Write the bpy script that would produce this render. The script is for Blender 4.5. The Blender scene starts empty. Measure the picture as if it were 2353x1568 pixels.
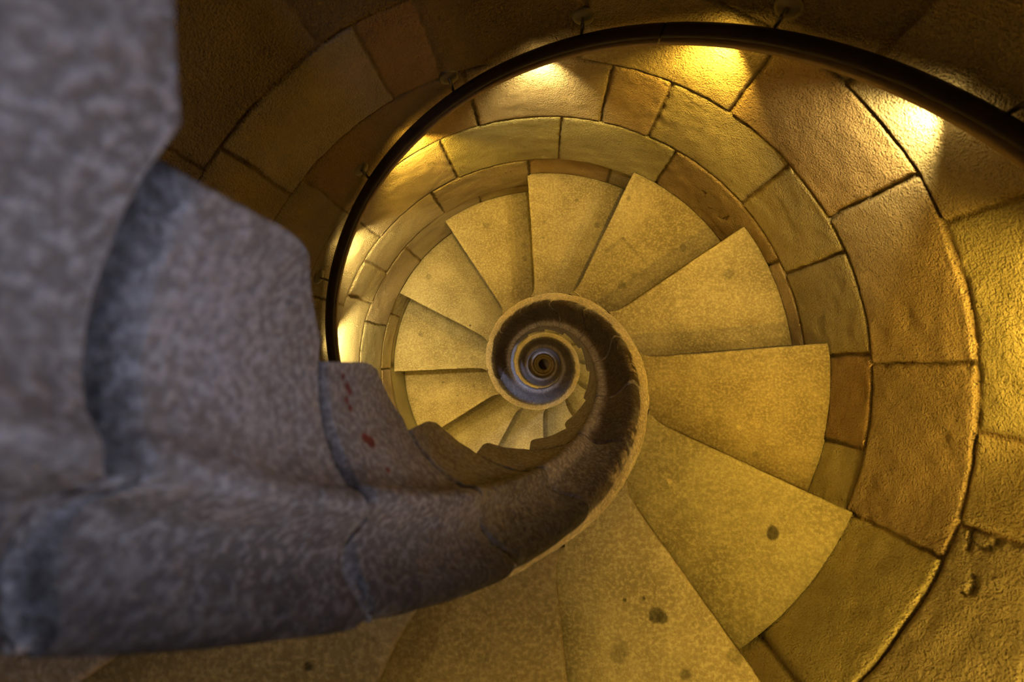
import bpy, math, random
import numpy as np
from mathutils import Matrix, Vector

# ------------------------------------------------------------------ dimensions
SC = 1.1                       # model units -> metres
H = 0.2                        # rise of one step
DTH = 29.6033                  # turn of one step, degrees
TH0, Z0 = 5.0017, 1.3917       # front edge and depth (below the camera) of step 0
RW, RC = 0.857, 0.311          # outer wall, outer edge of the newel
ZF = 15.5                      # depth of the bottom of the shaft
RAIL_R, RAIL_UP = 0.822, 0.803
PX = 2353.0
FPX = 1046.0                   # focal length in pixels of the 2353 px frame
rng = np.random.RandomState(7)
random.seed(7)


def W(R, th, d):
    """polar (degrees) + depth below the camera -> world metres"""
    t = np.radians(th)
    return np.stack([SC * R * np.cos(t), SC * R * np.sin(t), SC * (ZF - d) + 0 * t], -1)


def line(th):
    """depth of the line through the front edges of the steps"""
    return Z0 + H * (th - TH0) / DTH


# ------------------------------------------------------------------ camera
scene = bpy.context.scene
cd = bpy.data.cameras.new('camera')
cam = bpy.data.objects.new('camera', cd)
scene.collection.objects.link(cam)
F = Vector((-0.07118, 0.05039, -1.0)).normalized()
Rt = (Vector((1, 0, 0)) - F * F.x).normalized()
U = Rt.cross(F)
cam.matrix_world = Matrix(((Rt.x, U.x, -F.x, SC * 0.01891), (Rt.y, U.y, -F.y, SC * 0.00813),
                           (Rt.z, U.z, -F.z, SC * ZF), (0, 0, 0, 1)))
cd.sensor_width = 36.0
cd.lens = 36.0 * FPX / PX
cd.clip_start, cd.clip_end = 0.01, 100
cd.dof.use_dof = True
cd.dof.focus_distance = 1.9
cd.dof.aperture_fstop = 3.0
scene.camera = cam

# ------------------------------------------------------------------ world, daylight, exposure
scene.view_settings.view_transform = 'Standard'
scene.view_settings.look = 'None'
scene.view_settings.gamma = 1.0
scene.view_settings.use_curve_mapping = False
scene.view_settings.exposure = 0.0
scene.cycles.use_denoising = True
scene.cycles.max_bounces = 5
scene.cycles.diffuse_bounces = 3
scene.cycles.glossy_bounces = 2
scene.cycles.adaptive_threshold = 0.04
wd = bpy.data.worlds.new('world')
scene.world = wd
wd.use_nodes = True
wd.node_tree.nodes['Background'].inputs[0].default_value = (0.25, 0.32, 0.55, 1)
wd.node_tree.nodes['Background'].inputs[1].default_value = 0.02

ld = bpy.data.lights.new('shaft_daylight', 'AREA')      # daylight falling down the open eye of the stair
ld.shape = 'DISK'
ld.size = 0.30
ld.energy = 7.0
ld.color = (0.62, 0.70, 1.0)
lo = bpy.data.objects.new('shaft_daylight', ld)
scene.collection.objects.link(lo)
lo.location = Vector(W(np.array(0.06), np.array(35.0), np.array(-2.3)))

# unseen slit windows, added to account for the cool light on the newel: bearing, depth, daylight power, half width, half height
WINDOWS = [(2.0, -.12, 12.0, .075, .115), (45.0, 2.38, 22.0, .10, .20), (30.0, 4.80, 14.0, .10, .20), (200.0, 7.0, 8.0, .10, .20)]
WIN_DEEP = .34
for (wth, wdp, wen, WIN_HW, WIN_HH) in WINDOWS:
    wl = bpy.data.lights.new('unseen_window_daylight', 'AREA')
    wl.shape = 'RECTANGLE'
    wl.size, wl.size_y = 2 * WIN_HW * SC * .96, 2 * WIN_HH * SC * .96
    wl.energy = wen
    wl.color = (0.46, 0.58, 1.0)
    wo = bpy.data.objects.new('unseen_window_daylight', wl)
    scene.collection.objects.link(wo)
    wo.location = Vector(W(np.array(RW + WIN_DEEP - .02), np.array(wth), np.array(wdp)))
    wo.rotation_euler = (math.radians(90), 0, math.radians(wth + 90))

C = scene.collection


# ------------------------------------------------------------------ helpers
def vnoise(P, scale, seed=0):
    """smooth value noise 0..1 on an (n,3) array"""
    Q = np.asarray(P, float) * scale + seed * 17.31
    i = np.floor(Q).astype(np.int64)
    f = Q - i
    f = f * f * (3 - 2 * f)

    def hsh(a, b, c):
        n = (a * 374761393 + b * 668265263 + c * 2147483647 + seed * 974634777) & 0x7fffffff
        n = ((n ^ (n >> 13)) * 1274126177) & 0x7fffffff
        n = (n ^ (n >> 16)) & 0xffff
        return n / 65535.0
    r = 0
    for dx in (0, 1):
        wx = f[..., 0] if dx else 1 - f[..., 0]
        for dy in (0, 1):
            wy = f[..., 1] if dy else 1 - f[..., 1]
            for dz in (0, 1):
                wz = f[..., 2] if dz else 1 - f[..., 2]
                r = r + wx * wy * wz * hsh(i[..., 0] + dx, i[..., 1] + dy, i[..., 2] + dz)
    return r


def fbm(P, scale, seed=0, octv=3):
    a, s, t = 1.0, 0.0, 0.0
    for o in range(octv):
        s = s + a * vnoise(P, scale * 2 ** o, seed + o)
        t += a
        a *= .5
    return s / t


def sstep(a, b, x):
    t = np.clip((x - a) / (b - a), 0, 1)
    return t * t * (3 - 2 * t)


def mesh_np(name, V, F4, col=None, mats=(), smooth=True, sharp=None):
    me = bpy.data.meshes.new(name)
    V = np.asarray(V, np.float32)
    F4 = np.asarray(F4, np.int32)
    n = F4.shape[1]
    me.vertices.add(len(V))
    me.vertices.foreach_set('co', V.ravel())
    me.loops.add(F4.size)
    me.loops.foreach_set('vertex_index', F4.ravel())
    me.polygons.add(len(F4))
    me.polygons.foreach_set('loop_start', np.arange(len(F4), dtype=np.int32) * n)
    me.polygons.foreach_set('loop_total', np.full(len(F4), n, np.int32))
    me.polygons.foreach_set('use_smooth', np.full(len(F4), smooth, bool))
    me.update(calc_edges=True)
    if col is not None:
        a = me.color_attributes.new('Col', 'FLOAT_COLOR', 'POINT')
        c4 = np.ones((len(V), 4), np.float32)
        c4[:, :col.shape[1]] = col
        a.data.foreach_set('color', c4.ravel())
    for m in mats:
        me.materials.append(m)
    me.validate()
    return me


def grid_faces(ni, nj, base=0, wrap_i=False, flip=False):
    i = np.arange(ni if wrap_i else ni - 1)
    j = np.arange(nj - 1)
    I, J = np.meshgrid(i, j, indexing='ij')
    I2 = (I + 1) % ni
    f = np.stack([I * nj + J, I2 * nj + J, I2 * nj + J + 1, I * nj + J + 1], -1).reshape(-1, 4) + base
    return f[:, ::-1] if flip else f


def link(name, me, parent=None, **props):
    o = bpy.data.objects.new(name, me)
    C.objects.link(o)
    if parent:
        o.parent = parent
    for k, v in props.items():
        o[k] = v
    return o


# ------------------------------------------------------------------ materials
def stone(name, base, speck, dark, rough=0.85, bump=0.004, fine=140.0, pits=0.5, spec=0.25, speck_amt=0.35, mott=0.5):
    m = bpy.data.materials.new(name)
    m.use_nodes = True
    nt = m.node_tree
    nt.nodes.clear()
    N = lambda t, **k: (lambda n: ([setattr(n, a, b) for a, b in k.items()], n)[1])(nt.nodes.new(t))
    L = nt.links.new
    out = N('ShaderNodeOutputMaterial')
    bs = N('ShaderNodeBsdfPrincipled')
    L(bs.outputs[0], out.inputs[0])
    geo = N('ShaderNodeNewGeometry')
    pos = geo.outputs['Position']
    col = N('ShaderNodeVertexColor', layer_name='Col')

    def noise(scale, detail=4.0, rgh=0.6):
        n = N('ShaderNodeTexNoise')
        n.inputs['Scale'].default_value = scale
        n.inputs['Detail'].default_value = detail
        n.inputs['Roughness'].default_value = rgh
        L(pos, n.inputs['Vector'])
        return n.outputs['Fac']

    def ramp(src, a, b, ca=0.0, cb=1.0):
        r = N('ShaderNodeMapRange')
        r.inputs[1].default_value, r.inputs[2].default_value = a, b
        r.inputs[3].default_value, r.inputs[4].default_value = ca, cb
        L(src, r.inputs[0])
        return r.outputs[0]

    def mix(fac, a, b, mode='MIX'):
        n = N('ShaderNodeMix', data_type='RGBA', blend_type=mode)
        if isinstance(fac, float):
            n.inputs[0].default_value = fac
        else:
            L(fac, n.inputs[0])
        for s, v in ((6, a), (7, b)):
            if isinstance(v, tuple):
                n.inputs[s].default_value = v + (1,)
            else:
                L(v, n.inputs[s])
        return n.outputs[2]
    n1 = noise(5.0, 6.0, .68)
    n2 = noise(fine * .5, 4.0, .68)
    n3 = noise(fine, 2.0, .6)
    n4 = noise(fine * 1.9, 1.0, .5)
    c = mix(ramp(n1, .40, .62, 0.0, mott), base, dark)
    c = mix(ramp(n2, .48, .66, 0.0, mott * .9), c, dark)
    c = mix(ramp(n3, .46, .68, 0.0, speck_amt), c, speck)
    c = mix(ramp(n3, .50, .34, 0.0, speck_amt * .6), c, dark)
    c = mix(ramp(n4, .60, .72, 0.0, .5), c, dark)
    c = mix(1.0, c, col.outputs[0], 'MULTIPLY')
    L(c, bs.inputs['Base Color'])
    bs.inputs['Roughness'].default_value = rough
    bs.inputs['Specular IOR Level'].default_value = spec
    # relief
    vor = N('ShaderNodeTexVoronoi')
    vor.inputs['Scale'].default_value = fine * .45
    L(pos, vor.inputs['Vector'])
    pit = ramp(vor.outputs['Distance'], 0.0, .28, -pits, 0.0)
    gate = ramp(noise(fine * .22, 1.0), .5, .62)
    pg = N('ShaderNodeMath', operation='MULTIPLY')
    L(pit, pg.inputs[0])
    L(gate, pg.inputs[1])
    a1 = N('ShaderNodeMath', operation='MULTIPLY_ADD')
    L(n2, a1.inputs[0])
    a1.inputs[1].default_value = 1.2
    L(pg.outputs[0], a1.inputs[2])
    a2 = N('ShaderNodeMath', operation='MULTIPLY_ADD')
    L(n3, a2.inputs[0])
    a2.inputs[1].default_value = .8
    L(a1.outputs[0], a2.inputs[2])
    b = N('ShaderNodeBump')
    b.inputs['Strength'].default_value = 1.0
    b.inputs['Distance'].default_value = bump
    L(a2.outputs[0], b.inputs['Height'])
    L(b.outputs[0], bs.inputs['Normal'])
    return m


def plain(name, rgb, rough=.5, metal=0.0, emit=None, es=0.0):
    m = bpy.data.materials.new(name)
    m.use_nodes = True
    b = m.node_tree.nodes['Principled BSDF']
    n = m.node_tree.nodes.new('ShaderNodeTexNoise')
    n.inputs['Scale'].default_value = 60
    mx = m.node_tree.nodes.new('ShaderNodeMix')
    mx.data_type = 'RGBA'
    mx.inputs[6].default_value = tuple(c * .8 for c in rgb) + (1,)
    mx.inputs[7].default_value = tuple(min(1, c * 1.2) for c in rgb) + (1,)
    m.node_tree.links.new(n.outputs['Fac'], mx.inputs[0])
    m.node_tree.links.new(mx.outputs[2], b.inputs['Base Color'])
    b.inputs['Roughness'].default_value = rough
    b.inputs['Metallic'].default_value = metal
    if emit:
        b.inputs['Emission Color'].default_value = emit + (1,)
        b.inputs['Emission Strength'].default_value = es
    return m


M_wall = stone('wall_stone', (.62, .515, .355), (.72, .62, .45), (.42, .34, .22), bump=.011, fine=190, pits=1.0, speck_amt=.25, mott=.4)
M_tread = stone('tread_stone', (.335, .275, .175), (.52, .445, .30), (.17, .13, .075), rough=.75, bump=.0028, fine=120, pits=.3, spec=.25, speck_amt=.55, mott=.75)
M_newel = stone('newel_stone', (.42, .38, .33), (.58, .54, .49), (.22, .19, .16), rough=.75, bump=.0030, fine=125, pits=.3, spec=.25, speck_amt=.9, mott=.8)
M_dark = stone('shaft_floor_stone', (.40, .32, .26), (.46, .38, .30), (.25, .2, .16))
M_rail = plain('dark_bronze', (.060, .047, .036), .42, .35)
M_chan = plain('bronze_channel', (.34, .25, .15), .38, .6)
M_steel = plain('bracket_metal', (.22, .19, .14), .45, .8)
M_gap = plain('rail_gap_black', (.004, .004, .004), .8)

# ------------------------------------------------------------------ outer wall (structure)
COURSES = [-1.42, -1.12, -.82, -.52, -.22, .075, .36, .65, .9465, 1.2309, 1.527, 1.851, 2.115, 2.40, 2.70]
JOINTS = {.65: [-19.6, -8.1, 19.6, 42.5, 78, 101, 123.8, 149.2, 176],
          .9465: [-50, -24.7, .7, 27.2, 53.1, 82.2, 108.2, 118.2, 145.1, 172],
          1.2309: [-38, -14, 2.5, 20.8, 38.9, 64.6, 75.8, 104.0, 141.3, 168],
          1.527: [-30, -5, 24, 57.7, 84.8, 113.6, 141.3, 163],
          1.851: [20, 47, 70, 93.2, 122.1, 148.9, 159.8, 186],
          2.115: [60, 83, 110, 138.9, 165.9, 190]}
# tint of single blocks: (course, joint where the block starts) -> rgb factor
TINT = {(1.2309, 64.6): (1.02, .87, .72), (1.2309, 75.8): (1.02, .93, .86), (.9465, 27.2): (.98, .80, .62), (.9465, .7): (.95, .84, .74),
        (.9465, 53.1): (1.08, 1.0, .80), (.9465, -24.7): (.84, .74, .64), (.9465, 108.2): (.92, .72, .56), (.9465, 82.2): (.62, .52, .42),
        (.9465, 118.2): (1.12, 1.12, 1.10), (1.2309, 104.0): (.82, .68, .54), (1.2309, 38.9): (1.0, .98, .84), (1.2309, 20.8): (.98, .94, .80),
        (1.2309, 2.5): (.80, .76, .64), (1.2309, -14): (.74, .58, .46), (1.527, 57.7): (.96, .98, .80), (1.527, 84.8): (.98, 1.0, .78),
        (1.527, 24): (.72, .60, .48), (1.851, 93.2): (.80, .74, .62), (1.851, 70): (.84, .70, .54), (1.851, 148.9): (1.05, 1.0, .88), (1.851, 159.8): (1.12, 1.08, 1.0),
        (.65, -8.1): (.98, .98, .76), (.65, -19.6): (1.0, .95, .76), (.65, 19.6): (1.05, .98, .86), (.65, 123.8): (.8, .74, .66), (.65, 42.5): (.62, .56, .5),
        (.65, 78): (.66, .58, .5), (.65, 101): (.6, .53, .45), (.9465, 145.1): (.96, .92, .80), (.65, 149.2): (.72, .66, .56), (.65, 149.2): (.75, .68, .58)}


GOUGES = [[(-20.231, 0.867), (-21.317, 0.873), (-21.748, 0.884), (-21.51, 0.895)], [(-19.964, 0.915), (-21.288, 0.911), (-22.495, 0.91)],
          [(-24.759, 0.886), (-25.613, 0.877), (-26.775, 0.874), (-27.516, 0.878), (-27.592, 0.889)], [(47.462, 1.642), (46.281, 1.636)],
          [(40.157, 1.695), (38.989, 1.684), (38.606, 1.646)], [(38.297, 1.67), (38.652, 1.634)], [(105.58, 1.021), (105.376, 1.026)],
          [(43.2, 1.70), (42.6, 1.688)]]
CRACK = [(66.505, 1.246), (62.816, 1.257), (58.815, 1.275), (56.27, 1.283), (54.189, 1.305), (51.841, 1.333), (47.782, 1.343), (45.089, 1.355)]
WALL_R = {}


def poly_dist(T, Z, pl):
    best = np.full(T.shape, 9.0)
    kx = math.pi / 180 * RW
    X = np.stack([T * kx, Z], -1)
    for (a0, b0), (a1, b1) in zip(pl[:-1], pl[1:]):
        a_, b_ = np.array((a0 * kx, b0)), np.array((a1 * kx, b1))
        s_ = np.clip(((X - a_) @ (b_ - a_)) / ((b_ - a_) @ (b_ - a_)), 0, 1)
        best = np.minimum(best, np.linalg.norm(X - a_ - s_[..., None] * (b_ - a_), axis=-1))
    return best


def wall_mesh(name, th_a, th_b, nth, zs, rnd):
    th = np.linspace(th_a, th_b, nth)
    T, Z = np.meshgrid(th, zs, indexing='ij')
    P = W(np.full_like(T, RW), T, Z).reshape(-1, 3)
    wob = (vnoise(P, 9.0, 3) - .5).reshape(T.shape)
    wob2 = (vnoise(P, 45.0, 5) - .5).reshape(T.shape)
    zz = Z + wob * .005 + wob2 * .0025                     # wavering bed joints
    R = np.full_like(T, RW)
    col = np.ones(T.shape + (3,))
    ci = np.clip(np.searchsorted(COURSES, zz) - 1, 0, len(COURSES) - 2)
    top = np.array(COURSES)[ci]
    bot = np.array(COURSES)[ci + 1]
    dz = np.minimum(zz - top, bot - zz)
    dj = np.full_like(T, 9.0)
    tint = np.ones_like(col)
    off = np.zeros_like(T)
    for c in range(len(COURSES) - 1):
        sel = ci == c
        if not sel.any():
            continue
        key = COURSES[c]
        J = list(JOINTS.get(key, []))
        a = (J[-1] + 24) if J else rnd.uniform(0, 25)
        end = (J[0] + 360) if J else 360 + a
        while a < end - 14:
            J.append(a)
            a += rnd.uniform(20, 34)
        J = np.sort((np.array(J) + 720) % 360)
        tt = (T[sel] + wob[sel] * .5 + wob2[sel] * .3 + 720) % 360
        k = np.searchsorted(J, tt) - 1
        lo = J[k % len(J)] - np.where(k < 0, 360, 0)
        hi = J[(k + 1) % len(J)] + np.where(k + 1 >= len(J), 360, 0)
        d = np.minimum(tt - lo, hi - tt) * math.pi / 180 * RW
        dj[sel] = d
        kk = k % len(J)
        tb = np.zeros((len(J), 3))
        ob = np.zeros(len(J))
        for q, jv in enumerate(J):
            v = rnd.uniform(.82, 1.06)
            tb[q] = (v, v * rnd.uniform(.88, 1.02), v * rnd.uniform(.74, .98))
            for (cc, jj), t3 in TINT.items():
                if abs(cc - key) < 1e-6 and abs((jj + 720) % 360 - jv) < .2:
                    tb[q] = t3
            ob[q] = rnd.uniform(-.0035, .0035)
        tint[sel] = tb[kk]
        off[sel] = ob[kk]
    d = np.minimum(dz, dj * .62)
    wid = .0018 + .0024 * vnoise(P, 5.0, 11).reshape(T.shape)
    g = 1 - sstep(wid * .6, wid * 1.7, d)                  # mortar
    edge = 1 - sstep(0, .022, d)
    rough = (fbm(P, 22, 21, 4).reshape(T.shape) - .5)
    big = (vnoise(P, 5.0, 31) - .5).reshape(T.shape)
    R = np.maximum(RW + off * (1 - g) + g * .0034 + edge ** 3 * .0016 + rough * .004 + big * .003, RW - .0055)
    gouge = np.zeros_like(T)
    if th_a < 0:
        for pl in GOUGES:
            gouge = np.maximum(gouge, 1 - sstep(.0008, .0036, poly_dist(T, Z, pl) + wob2 * .002))
        gouge = np.maximum(gouge, .25 * (1 - sstep(.001, .004, poly_dist(T, Z, CRACK) + wob2 * .003)))
        R = R + gouge * .0045
        WALL_R['th'], WALL_R['z'], WALL_R['R'] = th, np.asarray(zs), R
    v = (fbm(P, 6, 41, 3).reshape(T.shape) - .5)
    col = tint * (1 + .55 * v)[..., None]
    mort = np.array((.60, .52, .40)) * (1 + .6 * (vnoise(P, 30, 51).reshape(T.shape) - .5))[..., None]
    open_ = sstep(.5, .66, vnoise(P, 3.5, 61).reshape(T.shape))[..., None]
    mort = mort * (1 - .45 * open_)
    col = col * (1 - g[..., None]) + mort * g[..., None]
    col = col * (1 - .45 * gouge[..., None])
    Vv = W(R, T, Z).reshape(-1, 3)
    gf = grid_faces(nth, len(zs), flip=False)
    Tc, Zc = T.reshape(-1)[gf].mean(1), Z.reshape(-1)[gf].mean(1)
    keep = np.ones(len(gf), bool)
    for (wth, wdp, wen, WIN_HW, WIN_HH) in WINDOWS:
        keep &= ~((np.abs((Tc - wth + 180) % 360 - 180) < math.degrees(WIN_HW / RW)) & (np.abs(Zc - wdp) < WIN_HH))
    return mesh_np(name, Vv, gf[keep], col.reshape(-1, 3), [M_wall])


zs = []
a, b = .42, 2.55
z = a
while z < b:
    zs.append(z)
    dd = min(abs(z - c) for c in COURSES)
    z += .0030 if dd < .02 else (.0050 if dd < .05 else .0075)
o = link('wall_outer', wall_mesh('wall_outer', -48, 192, 880, np.array(zs), np.random.RandomState(3)), kind='structure')
o = link('wall_back', wall_mesh('wall_back', 192, 312, 120, np.linspace(.42, 2.55, 90), np.random.RandomState(3)), kind='structure')
COURSES_SAVE = COURSES
COURSES = list(np.arange(2.55, 15.9, .29))
o = link('wall_lower', wall_mesh('wall_lower', 0, 360, 181, np.linspace(zs[-1] - .01, ZF, 330), np.random.RandomState(5)), kind='structure')
COURSES = list(np.arange(-2.9, .8, .29))
o = link('wall_upper', wall_mesh('wall_upper', 0, 360, 361, np.linspace(-2.4, .43, 110), np.random.RandomState(6)), kind='structure')
COURSES = COURSES_SAVE

for wi, (wth, wdp, wen, WIN_HW, WIN_HH) in enumerate(WINDOWS):            # stone reveals of the unseen, added slit windows
    rev = []
    for depth_ in (0.0, WIN_DEEP):
        for sx, sz in ((-1, -1), (1, -1), (1, 1), (-1, 1)):
            rev.append(W(np.array(RW - .004 + depth_), np.array(wth + sx * math.degrees((WIN_HW + .004) / (RW + depth_))), np.array(wdp + sz * (WIN_HH + .006))))
    link('unseen_window_%d' % (wi + 1), mesh_np('unseen_window', np.array(rev), np.array([(i, (i + 1) % 4, 4 + (i + 1) % 4, 4 + i) for i in range(4)] + [(4, 5, 6, 7)]),
                                         np.ones((8, 3)), [M_wall], smooth=False), kind='structure')

# floor at the foot of the shaft, soffit of the flight overhead
t = np.linspace(0, 2 * math.pi, 65)[:-1]
rr = np.linspace(.01, RW * 1.02, 12)
Tt, Rr = np.meshgrid(t, rr, indexing='ij')
V = np.stack([SC * Rr * np.cos(Tt), SC * Rr * np.sin(Tt), 0 * Tt], -1).reshape(-1, 3)
link('floor', mesh_np('floor', V, grid_faces(64, 12, wrap_i=True), np.ones((len(V), 3)), [M_dark]), kind='structure')

# ------------------------------------------------------------------ the newel profile: (radius, height above the line of the front edges)
PROF = np.array([(.311, -.26), (.311, -.12), (.311, -.02), (.309, .004), (.302, .028), (.292, .052), (.282, .069), (.276, .080),
                 (.270, .091), (.263, .103), (.255, .112), (.247, .114), (.239, .109), (.231, .094), (.224, .073), (.216, .047), (.207, .025),
                 (.198, .013), (.188, .007), (.178, .004), (.171, -.001), (.1675, -.016), (.1680, -.034), (.1735, -.055),
                 (.1755, -.10), (.1755, -.15), (.1755, -.23)])
# hand-cut differences between the nearest blocks: extra height of the roll and of the ledge
LIFT = {-2: (-.008, 0.0), -3: (-.012, 0.0), -4: (-.002, .006), -5: (.020, .024), -6: (.034, .042), -7: (.034, .045)}


def smooth_curve(P, n):
    d = np.r_[0, np.cumsum(np.linalg.norm(np.diff(P, axis=0), axis=1))]
    s = np.linspace(0, d[-1], n)
    # Catmull-Rom through the points
    out = []
    for v in s:
        i = min(np.searchsorted(d, v, 'right') - 1, len(P) - 2)
        u = (v - d[i]) / (d[i + 1] - d[i])
        p0, p1, p2, p3 = P[max(i - 1, 0)], P[i], P[i + 1], P[min(i + 2, len(P) - 1)]
        m1 = (p2 - p0) / 2
        m2 = (p3 - p1) / 2
        out.append((2 * u ** 3 - 3 * u ** 2 + 1) * p1 + (u ** 3 - 2 * u ** 2 + u) * m1 + (-2 * u ** 3 + 3 * u ** 2) * p2 + (u ** 3 - u ** 2) * m2)
    return np.array(out)


def flank_r(zr):
    return np.interp(-zr, [.0, .018, .034, .055, .10, .50], [.171, .1675, .1680, .1735, .1755, .1755])


BACK = -DTH - 10.5              # back face of a step block, degrees from its front edge


def newel_mesh(name, k, ns, nu, reds=()):
    """the piece of the newel that lies in the course of step k; local frame: turned to the front edge, z from the base"""
    prof = smooth_curve(PROF, ns)
    ncr = int(np.argmin(np.abs(prof[:, 1] + .018) + (prof[:, 0] > .2) * 9))
    up = prof[:ncr + 1]
    nf = max(8, int(ns * .45))
    l1, l2 = LIFT.get(k, (0, 0))
    up = up.copy()
    up[:, 1] += l1 * sstep(.07, .112, up[:, 1]) + l2 * sstep(.245, .185, up[:, 0])
    ub = np.linspace(0, 1, nu)
    u = .5 - .5 * np.cos(np.pi * ub)                     # denser towards the joints
    u = .004 + .992 * (.6 * ub + .4 * u)
    R = np.zeros((ns_t := len(up) + nf, nu))
    ZR = np.zeros_like(R)
    for j, uu in enumerate(u):
        q = max(0.0, (uu - .64) / .36)                   # flank ends at the back face, then along the rising underside
        the = BACK + 3.0 * max(0.0, (uu - .40) / .24) ** 2 if uu < .64 else BACK + 3.0 + (DTH - 5.0) * q
        ze = H * (the / DTH - uu)
        zz = np.linspace(up[-1, 1], ze, nf + 1)[1:]
        R[:, j] = np.r_[up[:, 0], flank_r(zz - l2)]
        ZR[:, j] = np.r_[up[:, 1], zz]
    Uu = np.broadcast_to(u, R.shape)
    TH = DTH * (Uu + ZR / H)
    # world positions for noise
    n0 = TH0 + DTH * k
    Wp = W(R, TH + n0, Z0 + H * k + H * Uu).reshape(-1, 3)
    sh = R.shape
    n_a = (fbm(Wp, 9, 71, 3).reshape(sh) - .5)
    n_b = (fbm(Wp, 30, 75, 3).reshape(sh) - .5)
    # joint: rounded arris at both ends
    s_len = Uu * H * 2.6
    du = np.minimum(Uu, 1 - Uu) * H * 1.9
    wj = .010 + .006 * vnoise(Wp, 12, 81).reshape(sh)
    gw, gd = (2.0, .016) if k < -5 else (1.4, .010) if k < -3 else (1.0, .007)
    wj = wj * gw
    groove = (1 - sstep(0, wj, du)) * gd
    Z = Z0 + H * k + H * Uu
    # surface normal estimate in the (R,z) plane
    dR = np.gradient(R, axis=0)
    dZ = np.gradient(ZR, axis=0)
    ln = np.sqrt(dR ** 2 + dZ ** 2) + 1e-9
    nR, nZ = dZ / ln, -dR / ln
    off = n_a * .007 + n_b * .0025 - groove
    R2 = R + nR * off
    Z2 = Z - nZ * off * sstep(0, .02, du)
    t = np.radians(TH)
    P = np.stack([SC * R2 * np.cos(t), SC * R2 * np.sin(t), SC * (Z0 + H * k + H - Z2)], -1).reshape(-1, 3)
    # colours: pale lip, hand-darkened roll with painted shade on the nearest blocks, plain flank
    si = np.broadcast_to(np.arange(sh[0])[:, None], sh)
    Rb = R + n_b * .012 + n_a * .004
    upper = ZR > -.03
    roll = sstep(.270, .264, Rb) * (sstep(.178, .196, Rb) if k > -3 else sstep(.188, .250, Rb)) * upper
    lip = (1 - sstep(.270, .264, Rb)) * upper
    flank = 1 - sstep(-.05, -.01, ZR) * (R < .26)
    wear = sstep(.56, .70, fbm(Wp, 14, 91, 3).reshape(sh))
    patina_shade = np.clip(roll * (1 - .55 * wear * sstep(.235, .27, R)), 0, 1)
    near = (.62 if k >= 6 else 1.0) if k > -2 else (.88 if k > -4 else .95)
    patina_shade = patina_shade * near
    under = np.exp(-((ZR - l2 + .055) / .045) ** 2) * (R < .20) * (.45 + .7 * fbm(Wp, 8, 121, 2).reshape(sh)) * (ZR < l2 - .01)  # shade below the crease painted in, with some brown staining
    base = np.array((1.0, 1.0, 1.0))
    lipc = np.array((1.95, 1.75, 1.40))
    patina_shade_c = np.array((.25, .19, .15)) if k > -4 else np.array((.12, .11, .105))  # nearest blocks darker: shade on the roll painted over its patina
    col = np.broadcast_to(base, sh + (3,)) * (1 + .4 * n_a[..., None])
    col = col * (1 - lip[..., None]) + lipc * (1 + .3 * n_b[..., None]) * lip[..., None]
    col = col * (1 - patina_shade[..., None]) + patina_shade_c * (1 + .8 * n_a[..., None]) * patina_shade[..., None]
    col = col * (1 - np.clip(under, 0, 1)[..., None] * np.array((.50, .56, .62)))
    ledge = sstep(.168, .174, R) * sstep(.204, .188, Rb) * (ZR > -.02)  # upward-facing ledge, painted lighter for the light it catches
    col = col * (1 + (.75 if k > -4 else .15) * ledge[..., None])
    if k in (-3, -2, -1):                                # polish worn off in patches on the outer shoulder
        pw = sstep(.50, .62, fbm(Wp, 60, 131, 2).reshape(sh)) * np.exp(-((R - .262) / .014) ** 2) * sstep(.45, .62, vnoise(Wp, 6, 133).reshape(sh) + (.25 if k == -2 else 0))
        col = col * (1 - pw[..., None]) + np.array((1.5, 1.3, .95)) * pw[..., None]
    sw = 3.0 if k < -5 else 1.8 if k < -3 else 1.0
    seam = (1 - sstep(.002 * sw, .006 * sw, du)) * (R < .285)
    chip = (1 - sstep(.004, .010, du)) * sstep(.42, .6, vnoise(Wp, 25, 95).reshape(sh)) * roll
    col = col * (1 - chip[..., None] * .85) + np.array((1.15, 1.05, .9)) * chip[..., None] * .85
    dseam = seam * (1 - roll)
    if k < -3:
        dseam = dseam * (ZR < l2)
        pale = (1 - sstep(.004, .013, du)) * (ZR > l2 + .004) * .65
        col = col * (1 - pale[..., None]) + np.array((1.15, 1.15, 1.15)) * pale[..., None]
    col = col * (1 - .6 * dseam[..., None])
    for (rth, rz, rad) in reds:                          # flecks of red paint
        dd = np.hypot((TH - rth) * math.pi / 180 * .175, (H * Uu - rz) * .8) + n_b * .010
        w = (1 - sstep(rad * .5, rad, dd)) * (1 - flank * 0)
        col = col * (1 - w[..., None]) + np.array((.62, .16, .13)) * w[..., None]
    col = col.reshape(-1, 3)
    faces = [grid_faces(sh[0], nu, flip=True)]
    V = [P]
    Cc = [col]
    base_i = len(P)

    def cap(j, flip):
        nonlocal base_i
        ring = np.arange(sh[0]) * nu + j
        tt = t[:, j]
        zc = P[ring, 2]
        pk = int(np.argmax(ZR[:, j]))
        ro = np.where(np.arange(sh[0]) >= pk, np.interp(ZR[:, j], ZR[:pk + 1, j], R2[:pk + 1, j]), R2[:, j])
        Q = np.stack([SC * ro * np.cos(tt), SC * ro * np.sin(tt), zc], -1)
        V.append(Q)
        Cc.append(np.full((len(Q), 3), .8))
        q = np.arange(sh[0]) + base_i
        f = np.stack([ring[:-1], ring[1:], q[1:], q[:-1]], -1)
        faces.append(f[:, ::-1] if flip else f)
        base_i += len(Q)
    cap(0, False)
    cap(nu - 1, True)
    # back face of the block
    ring = (sh[0] - 1) * nu + np.arange(nu)
    Q = P[ring].copy()
    ang = np.arctan2(Q[:, 1], Q[:, 0]) + math.radians(5.0)
    Q[:, 0], Q[:, 1] = SC * .311 * np.cos(ang), SC * .311 * np.sin(ang)
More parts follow.
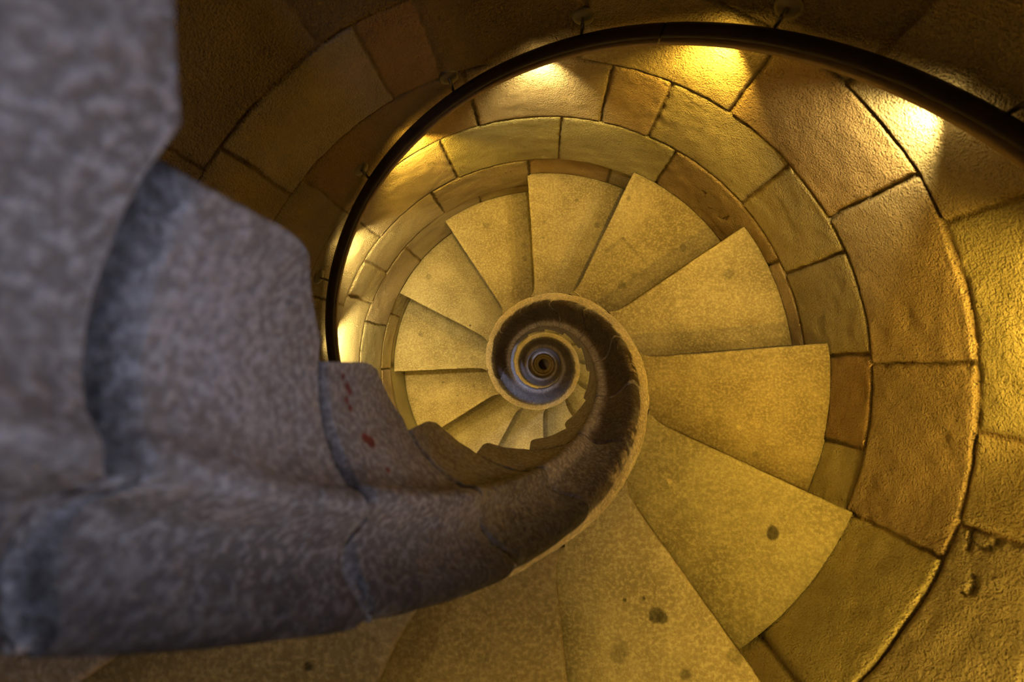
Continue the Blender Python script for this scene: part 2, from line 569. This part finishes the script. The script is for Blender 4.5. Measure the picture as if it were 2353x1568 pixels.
    V.append(Q)
    Cc.append(np.full((nu, 3), .45))
    q = np.arange(nu) + base_i
    faces.append(np.stack([ring[:-1], q[:-1], q[1:], ring[1:]], -1))
    return mesh_np(name, np.concatenate(V), np.concatenate(faces), np.concatenate(Cc), [M_newel])


DN = {-5: -2.0, -4: -2.4}
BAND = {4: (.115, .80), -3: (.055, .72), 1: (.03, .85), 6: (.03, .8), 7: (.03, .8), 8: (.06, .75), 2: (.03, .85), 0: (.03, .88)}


KNEAR = 12


def tread_mesh(name, k, nr, nt, stains=(), tint=(1, 1, 1), cracks=()):
    """wedge slab; the section runs back -> top -> rounded front edge -> riser -> underside"""
    r = np.linspace(.3075, RW - .0062, nr)
    r = np.r_[np.linspace(.3075, .40, max(6, nr // 4)), np.linspace(.40, RW - .0062, nr)[1:]]
    nr = len(r)
    rad = .0065
    arc = np.radians(np.linspace(0, 90, 6))
    nb = max(5, nt // 10)
    # section parameter: (angle fraction from back, arc-length past the rounding, z)
    tops = np.linspace(0, 1, nt)
    sec = [('top', v) for v in tops] + [('arc', v) for v in arc[1:]] + [('ris', v) for v in np.linspace(0, 1, 8)[1:]] + [('bot', v) for v in np.linspace(0, 1, nb)[1:]] + [('bak', v) for v in np.linspace(0, 1, 4)[1:-1]]
    n0 = TH0 + DTH * k
    S = len(sec)
    TH = np.zeros((S, nr))
    D = np.zeros((S, nr))
    wav = (vnoise(np.stack([r * 1.1 * 8, 0 * r + k * 3.7, 0 * r], -1), 1.0, 7) - .5) * .003 / r   # hand cut front edge (radians)
    wav = wav + (vnoise(np.stack([r * 1.1 * 45, 0 * r + k * 5.1, 0 * r], -1), 1.0, 8) - .5) * .003 / r
    front = np.degrees(wav) + 3.4 * np.exp(-(r - .311) / .020) + DN.get(k, 0)
    back = BACK + 5.0 + (r - .311) * 5.0
    radd = np.degrees(rad / r)
    for i, (kind, v) in enumerate(sec):
        if kind == 'top':
            TH[i] = back + (front - radd - back) * v
            D[i] = 0
        elif kind == 'arc':
            TH[i] = front - radd + radd * math.sin(v)
            D[i] = rad * (1 - math.cos(v))
        elif kind == 'ris':
            TH[i] = front - np.degrees(.006 / r) * v
            D[i] = rad + (H - .0015 - rad) * v
        elif kind == 'bot':
            TH[i] = front - np.degrees(.006 / r) + (back - front) * v
            D[i] = H - .0015
        else:
            TH[i] = back
            D[i] = (H - .0015) * (1 - v)
    Rr = np.array(np.broadcast_to(r, TH.shape))
    if k <= KNEAR and WALL_R:
        ta = (TH[:, -1] + n0 + 168) % 360 - 168
        ii = np.clip(np.searchsorted(WALL_R['th'], ta), 2, len(WALL_R['th']) - 3)
        jj = np.clip(np.searchsorted(WALL_R['z'], Z0 + H * k + D[:, -1]), 2, len(WALL_R['z']) - 3)
        edge_r = np.min([WALL_R['R'][ii + di, jj + dj_] for di in (-2, -1, 0, 1, 2) for dj_ in (-2, -1, 0, 1, 2)], axis=0) - .0030
        inside = (ta > -47) & (ta < 191) & (Z0 + H * k + D[:, -1] < 2.52) & (Z0 + H * k + D[:, -1] > .43)
        edge_r = np.where(inside, edge_r, RW - .0062)
        Rr[:, -1] = edge_r
        Rr[:, -2] = np.minimum(Rr[:, -2], edge_r - .003)
    Wp = W(Rr, TH + n0, Z0 + H * k + D).reshape(-1, 3)
    sh = TH.shape
    topm = np.array([1.0 if s[0] in ('top', 'arc') else 0 for s in sec])[:, None]
    na = (fbm(Wp, 5, 101, 3).reshape(sh) - .5)
    nb_ = (fbm(Wp, 40, 105, 3).reshape(sh) - .5)
    dfront = (front[None] - TH) * math.pi / 180 * Rr
    wear = np.exp(-((Rr - .60) / .16) ** 2) * np.exp(-(dfront / .09) ** 2) * .006      # worn by feet
    Dz = D + topm * (np.maximum(na, -.3) * .004 + .0013 + nb_ * .001 + wear)
    t = np.radians(TH)
    P = np.stack([SC * Rr * np.cos(t), SC * Rr * np.sin(t), SC * (H - Dz)], -1).reshape(-1, 3)
    col = np.ones(sh + (3,)) * np.array(tint) * (1 + .35 * na[..., None])
    # painted darker along the foot of the next riser and at the wall
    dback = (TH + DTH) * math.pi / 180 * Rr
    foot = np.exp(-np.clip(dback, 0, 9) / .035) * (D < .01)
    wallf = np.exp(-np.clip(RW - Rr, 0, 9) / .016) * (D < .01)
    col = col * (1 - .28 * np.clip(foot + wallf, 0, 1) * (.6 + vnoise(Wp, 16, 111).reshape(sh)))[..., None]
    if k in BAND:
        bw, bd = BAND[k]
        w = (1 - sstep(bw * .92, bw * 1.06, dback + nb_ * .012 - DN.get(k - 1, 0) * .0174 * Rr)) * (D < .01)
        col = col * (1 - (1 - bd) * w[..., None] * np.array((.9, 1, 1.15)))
    edge = np.exp(-(np.abs(dfront) / .012) ** 2) * (D < .012)
    col = col * (1 + .20 * edge * vnoise(Wp, 30, 113).reshape(sh))[..., None]
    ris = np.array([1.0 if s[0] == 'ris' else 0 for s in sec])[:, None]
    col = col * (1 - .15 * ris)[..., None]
    for (sr, sth, srad, dk, shade) in stains:
        th = sth - n0
        dd = np.sqrt(Rr ** 2 + sr ** 2 - 2 * Rr * sr * np.cos(np.radians(TH - th))) + nb_ * srad * .9 + na * srad * .4
        w = (1 - sstep(srad * .75, srad * 1.15, dd)) * (D < .01) * dk
        col = col * (1 - w[..., None]) + np.array(shade) * w[..., None]
    for (r1, t1, r2, t2) in cracks:
        a = np.array([r1 * math.cos(math.radians(t1)), r1 * math.sin(math.radians(t1))])
        b = np.array([r2 * math.cos(math.radians(t2)), r2 * math.sin(math.radians(t2))])
        X = Wp[:, :2].reshape(sh + (2,)) / SC
        s = np.clip(((X - a) @ (b - a)) / ((b - a) @ (b - a)), 0, 1)
        dd = np.linalg.norm(X - a - s[..., None] * (b - a), axis=-1) + na * .02
        w = (1 - sstep(.001, .0045, np.abs(dd))) * (D < .01) * .25
        col = col * (1 - w[..., None])
    F4 = grid_faces(S, nr, wrap_i=True, flip=True)
    me_faces = [F4]
    return mesh_np(name, P, np.concatenate(me_faces), col.reshape(-1, 3), [M_tread])


#STAINS
DARK, GREY, PALE = (.16, .15, .13), (.55, .55, .50), (1.5, 1.4, 1.2)
STAINS = {-1: [(.713, -34.8, .0165, .95, DARK), (.442, -40.5, .006, .9, PALE), (.52, -45, .03, .35, GREY)],
          -2: [(.571, -64.1, .017, .85, DARK), (.583, -63.0, .012, .8, DARK), (.616, -73.4, .023, .6, (.42, .41, .37)), (.718, -55.3, .019, .65, (.42, .40, .34)), (.702, -64.0, .015, .75, (.3, .29, .25)), (.532, -64.8, .004, .9, DARK), (.519, -69, .004, .9, DARK)],
          0: [(.682, -21.9, .011, .6, (.38, .36, .3)), (.812, -10.7, .016, .35, GREY), (.614, -16.7, .006, .9, PALE), (.66, -14, .02, .3, PALE)],
          1: [(.722, 26.1, .018, .6, GREY), (.55, 20, .05, .25, PALE)],
          2: [(.723, 39.6, .013, .6, (.4, .38, .32)), (.514, 44.0, .015, .55, GREY), (.453, 44.6, .016, .55, (.42, .41, .36)), (.751, 62.1, .011, .6, (.35, .33, .28))],
          3: [(.75, 77.6, .010, .65, (.4, .38, .32)), (.666, 68.0, .012, .6, (.36, .34, .28)), (.641, 88.5, .008, .5, GREY), (.569, 88.5, .006, .6, (.35, .33, .28))],
          4: [(.74, 111.1, .015, .5, (.45, .43, .38)), (.587, 97.9, .016, .5, (.42, .4, .36)), (.525, 98.3, .013, .6, (.4, .38, .33))],
          5: [(.766, 141.8, .016, .5, (.48, .46, .4)), (.431, 150.5, .007, .9, DARK), (.6, 135, .006, .5, GREY)],
          6: [(.719, 165.6, .015, .6, (.45, .43, .38)), (.391, 174, .017, .5, GREY)],
          7: [(.436, 197, .013, .5, GREY), (.55, 200, .006, .6, DARK), (.62, 190, .007, .6, DARK)],
          -4: [(.483, -126.7, .006, .9, DARK)], -3: [(.5, -100, .008, .5, GREY), (.62, -112, .012, .5, GREY)]}
CRACKS = {2: [(.60, 57, .58, 44), (.60, 57, .52, 60)]}
REDS = {-5: [(-35.5, .039, .005), (-32.2, .048, .0075), (-30.5, .052, .006), (-28.1, .042, .0065), (-25.2, .047, .0045), (-14.7, .061, .005), (-12.2, .070, .007), (-1.4, .071, .005)]}
TT = {-3: (.92, .84, .74), -4: (.85, .78, .70), -5: (1.0, .86, .78), -2: (1.02, .98, .94), -1: (.88, .87, .76), 0: (.90, .84, .72), 1: (1.06, 1.0, .86),
      2: (.92, .86, .72), 3: (1.06, 1.0, .86), 4: (1.06, 1.02, .90), 5: (1.0, .98, .92), 6: (1.0, .98, .9), 7: (1.06, 1.0, .88), 8: (.9, .86, .76), 9: (1.0, .96, .88)}
LABEL = {
    -7: 'grey stone newel block in the top left corner, much out of focus',
    -6: 'broad grey stone newel block between two wide bluish joints, out of focus',
    -5: 'stone step whose grey newel face carries small flecks of red paint',
    -4: 'stone step just below the red flecked newel block, its tread mostly hidden by the newel',
    -3: 'dim brown stone step at the bottom edge with a pale riser strip on either side',
    -2: 'tan stone step with five scattered dark blotches on its tread',
    -1: 'large stone step with a single round black spot on its tread',
    0: 'wide stone step at three to four o\'clock meeting the wall in a sharp corner',
    1: 'yellow stone step with one small grey patch, just above the wide sharp cornered step',
    2: 'stone step with a fine crack across the middle of its tread',
    3: 'bright yellow stone step with a long straight front edge pointing straight up from the newel',
    4: 'yellow stone step with two grey spots near its brown back strip',
    5: 'paler greyish stone step with one tiny black chip close to the newel',
    6: 'pale stone step at nine o\'clock, a grey spot at either end of its tread',
    7: 'pale yellow stone step under the newel, just below the nine o\'clock step',
    8: 'stone step whose narrow inner half shows above the saw-toothed newel edge, greenish brown',
    9: 'narrow cream sliver of stone step between the newel coils at six o\'clock',
    10: 'grey sliver of stone step between the newel coils at half past five',
    11: 'small greyish sliver of stone step in the narrowing gap at half past four',
    12: 'smallest sliver of stone step where the gap between the newel coils closes'}


def clock(th):
    hrs = ((90 - th) / 30) % 12
    h2 = int(round(hrs * 2)) % 24
    w = ['twelve', 'one', 'two', 'three', 'four', 'five', 'six', 'seven', 'eight', 'nine', 'ten', 'eleven']
    return ("%s o'clock" % w[h2 // 2]) if h2 % 2 == 0 else ('half past %s' % w[h2 // 2])


KMIN, KNEAR, KMAX = -7, 12, int((ZF - Z0) / H) - 1
GROUP = 'stone steps of the spiral stair'


def step_root(k):
    e = bpy.data.objects.new('stone_step', None)
    C.objects.link(e)
    e.empty_display_size = .1
    e.location = (0, 0, SC * (ZF - Z0 - H * k - H))
    e.rotation_euler = (0, 0, math.radians(TH0 + DTH * k))
    e['category'] = 'step'
    e['group'] = GROUP
    return e


for k in range(KMIN, KNEAR + 1):
    e = step_root(k)
    fine = -6 <= k <= 5
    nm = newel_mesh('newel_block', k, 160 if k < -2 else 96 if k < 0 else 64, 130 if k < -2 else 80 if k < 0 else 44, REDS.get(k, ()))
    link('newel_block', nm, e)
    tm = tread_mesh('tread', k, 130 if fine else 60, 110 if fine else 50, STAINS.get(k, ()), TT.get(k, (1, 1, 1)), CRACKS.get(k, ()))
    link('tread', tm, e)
    e['label'] = LABEL.get(k, 'worn stone step %d' % k)
proto_n = newel_mesh('newel_block', KNEAR + 6, 48, 26)
proto_t = tread_mesh('tread', KNEAR + 6, 14, 12)
TURN = ['second', 'third', 'fourth', 'fifth', 'sixth', 'seventh', 'eighth']
for k in range(KNEAR + 1, KMAX + 1):
    e = step_root(k)
    link('newel_block', proto_n, e)
    link('tread', proto_t, e)
    vis = TH0 + DTH * (k + .5 + .05 / H)
    turn = int((vis - (TH0 + DTH * (KNEAR + 1.25)) + 360) // 360) - 1
    e['label'] = 'distant stone step in the %s coil down the newel, its end at %s' % (TURN[min(max(turn, 0), 6)], clock(vis))

# soffit of the flight overhead
nth = 170
th = np.linspace(TH0 + DTH * -19.5, TH0 + DTH * -8.9, nth)
prof = [(.172, .06), (.172, -.25), (RW + .01, -.25), (RW + .01, .0), (.30, .0), (.26, .1)]
V = []
for a_ in th:
    for (pr, pz) in prof:
        V.append(W(np.array(pr), np.array(a_), np.array(line(a_) - pz)))
V = np.array(V)
np_ = len(prof)
fs = []
for i in range(nth - 1):
    for j in range(np_):
        fs.append((i * np_ + j, (i + 1) * np_ + j, (i + 1) * np_ + (j + 1) % np_, i * np_ + (j + 1) % np_))
link('ceiling', mesh_np('ceiling', V, np.array(fs), np.ones((len(V), 3)) * .9, [M_tread], smooth=False), kind='structure')

# ------------------------------------------------------------------ handrail on the outer wall, with its lamps
def rail_d(th):
    return line(th) - RAIL_UP


def sweep(name, th_a, th_b, n, sec, mat):
    th = np.linspace(th_a, th_b, n)
    m = len(sec)
    sec = np.array(sec)
    T = np.repeat(th[:, None], m, 1)
    R = RAIL_R + sec[None, :, 0] + 0 * T
    D = rail_d(T) - sec[None, :, 1]
    P = W(R, T, D).reshape(-1, 3)
    i = np.arange(n - 1)[:, None]
    j = np.arange(m)[None]
    f = np.stack([i * m + j, i * m + (j + 1) % m, (i + 1) * m + (j + 1) % m, (i + 1) * m + j], -1).reshape(-1, 4)
    ends = []
    return mesh_np(name, P, f, None, [mat])


rail = bpy.data.objects.new('handrail', None)
C.objects.link(rail)
rail.location = Vector(W(np.array(RAIL_R), np.array(90.0), np.array(0.0)))
rail.location = (0, 0, 0)
rail['label'] = 'dark bronze handrail sweeping round the outer wall above the lit stones'
rail['category'] = 'handrail'
TA, TB = -150.0, 640.0
angs = np.radians(np.linspace(0, 360, 21)[:-1])
tube = [(.0175 * math.cos(a), .0150 * math.sin(a)) for a in angs]
tube = [(x, y + (.0022 if abs(x) < .004 and y > 0 else 0)) for x, y in tube]
chan = [(-.0165, -.004), (-.0205, -.010), (-.0222, -.020), (-.0185, -.0245), (.006, -.0225), (.010, -.018), (.010, -.004)]
link('tube', sweep('tube', TA, 69.3, 300, tube, M_rail), rail)
link('tube', sweep('tube', 69.6, TB, 500, tube, M_rail), rail)
link('light_channel', sweep('light_channel', TA, 69.3, 300, chan, M_chan), rail, label='thin pale bronze strip under the rail')
link('light_channel', sweep('light_channel', 69.6, TB, 500, chan, M_chan), rail, label='thin pale bronze strip under the rail')
link('joint_sleeve', sweep('joint_sleeve', 69.2, 69.7, 3, [(x * .93, y * .93) for x, y in tube], M_gap), rail)


def disc_lathe(name, origin, axis, prof, mat, n=28):
    ax = Vector(axis).normalized()
    p = ax.orthogonal().normalized()
    q = ax.cross(p)
    V = []
    for (rr_, hh) in prof:
        for i in range(n):
            a_ = 2 * math.pi * i / n
            V.append(Vector(origin) + ax * hh + (p * math.cos(a_) + q * math.sin(a_)) * rr_)
    f = []
    for i in range(len(prof) - 1):
        for j in range(n):
            f.append((i * n + j, i * n + (j + 1) % n, (i + 1) * n + (j + 1) % n, (i + 1) * n + j))
    return mesh_np(name, np.array([list(v) for v in V]), np.array(f), None, [mat])


def tube_path(name, pts, rad, mat, n=10):
    pts = [Vector(p) for p in pts]
    V = []
    for i, p in enumerate(pts):
        d = (pts[min(i + 1, len(pts) - 1)] - pts[max(i - 1, 0)]).normalized()
        u_ = d.orthogonal().normalized()
        if abs(d.z) < .9:
            u_ = (Vector((0, 0, 1)) - d * d.z).normalized()
        else:
            u_ = (Vector((1, 0, 0)) - d * d.x).normalized()
        w_ = d.cross(u_)
        for j in range(n):
            a_ = 2 * math.pi * j / n
            V.append(list(p + (u_ * math.cos(a_) + w_ * math.sin(a_)) * rad))
    f = []
    for i in range(len(pts) - 1):
        for j in range(n):
            f.append((i * n + j, i * n + (j + 1) % n, (i + 1) * n + (j + 1) % n, (i + 1) * n + j))
    return mesh_np(name, np.array(V), np.array(f), None, [mat])


for bt in (-52, -25, 2, 28.5, 55.0, 82.4, 107, 132.0, 158, 185):
    d = rail_d(bt)
    ro = W(np.array(RW + .003), np.array(float(bt)), np.array(d - .040))
    inward = Vector((-math.cos(math.radians(bt)), -math.sin(math.radians(bt)), 0))
    br = link('bracket', tube_path('bracket', [W(np.array(r_), np.array(float(bt)), np.array(d + dz)) for r_, dz in
                                   ((RW, -.040), (RW - .009, -.039), (RW - .0125, -.032), (RW - .0135, -.012), (RW - .0135, .006), (RAIL_R + .014, .016), (RAIL_R + .004, .020))], .0055, M_steel), rail)
    link('rosette', disc_lathe('rosette', ro, inward, [(.0, .008), (.008, .0078), (.022, .0066), (.030, .0045), (.0318, 0.001), (.0318, -.006)], M_steel), br)

YEL, WHT, MID = (1.0, .64, .085), (1.0, .79, .30), (1.0, .69, .125)
LAMPS = [(-112, MID, .5), (-83, MID, .6), (-54, MID, 1.2), (-25, YEL, 1.7), (4, YEL, 1.7), (33, WHT, 1.0), (59.7, YEL, 1.5), (89.6, WHT, 1.0), (119.7, YEL, 1.5),
         (148.3, WHT, 1.2), (174, WHT, 2.0), (203, MID, 1.2), (232, MID, 1.2), (261, WHT, 1.1), (290, WHT, 1.0)]
a = 319.0
i = 0
while a < TH0 + DTH * KMAX + 60:
    LAMPS.append((a, (YEL, MID, WHT)[i % 3], 1.0 if a < 600 else 2.0))
    a += 29.0 if a < 600 else 58.0
    i += 1
led = bpy.data.meshes.new('lamp')
P_SPOT, P_GLOW = 15.5, .10
lightdata = {}
for (la, lc, lp) in LAMPS:
    d = rail_d(la)
    p = Vector(W(np.array(RAIL_R - .004), np.array(float(la)), np.array(d + .030)))
    if la < 640:
        M_led = bpy.data.materials.get('lamp_lens_%d' % int(lc[2] * 100)) or plain('lamp_lens_%d' % int(lc[2] * 100), (.8, .7, .5), .4, 0, lc, 6.0)
        link('lamp', disc_lathe('lamp', Vector(W(np.array(RAIL_R + .001), np.array(float(la)), np.array(d + .0215))), (0, 0, -1),
                                [(.008, 0), (.0075, .0035), (.004, .005), (.0, .0052)], M_led, 14), rail)
    key = (lc, lp)
    if key not in lightdata:
        s = bpy.data.lights.new('lamp_beam', 'SPOT')
        s.energy = P_SPOT * lp
        s.color = lc
        s.spot_size = math.radians(100)
        s.spot_blend = 1.0
        s.shadow_soft_size = .008
        g = bpy.data.lights.new('lamp_glow', 'POINT')
        g.energy = P_GLOW * lp
        g.color = lc
        g.shadow_soft_size = .006
        lightdata[key] = (s, g)
    for dat, dz in zip(lightdata[key], (0, .004)):
        if dz and la > 240:
            continue
        lo_ = bpy.data.objects.new(dat.name, dat)
        C.objects.link(lo_)
        lo_.location = p - Vector((0, 0, dz))
        lo_.parent = rail

# ------------------------------------------------------------------ bits of straw lying on the steps
for (kk, p0, p1, lab) in ((2, (.3245, 65.3), (.3165, 58.9), 'dry bit of straw lying against the pale lip of the newel'),
                          (1, (.690, 7.75), (.7065, 6.95), 'short pale bit of straw lying on a tread near the step front')):
    d = Z0 + H * kk - .0005
    pts = [Vector(W(np.array(p0[0] + (p1[0] - p0[0]) * q_), np.array(p0[1] + (p1[1] - p0[1]) * q_), np.array(d - .0007 * math.sin(q_ * 3.1)))) for q_ in (0, .25, .5, .75, 1)]
    base = pts[0].copy()
    o = link('straw', tube_path('straw', [p - base for p in pts], .0011, plain('straw_%d' % kk, (.72, .60, .36), .6), 7), label=lab, category='straw')
    o.location = base
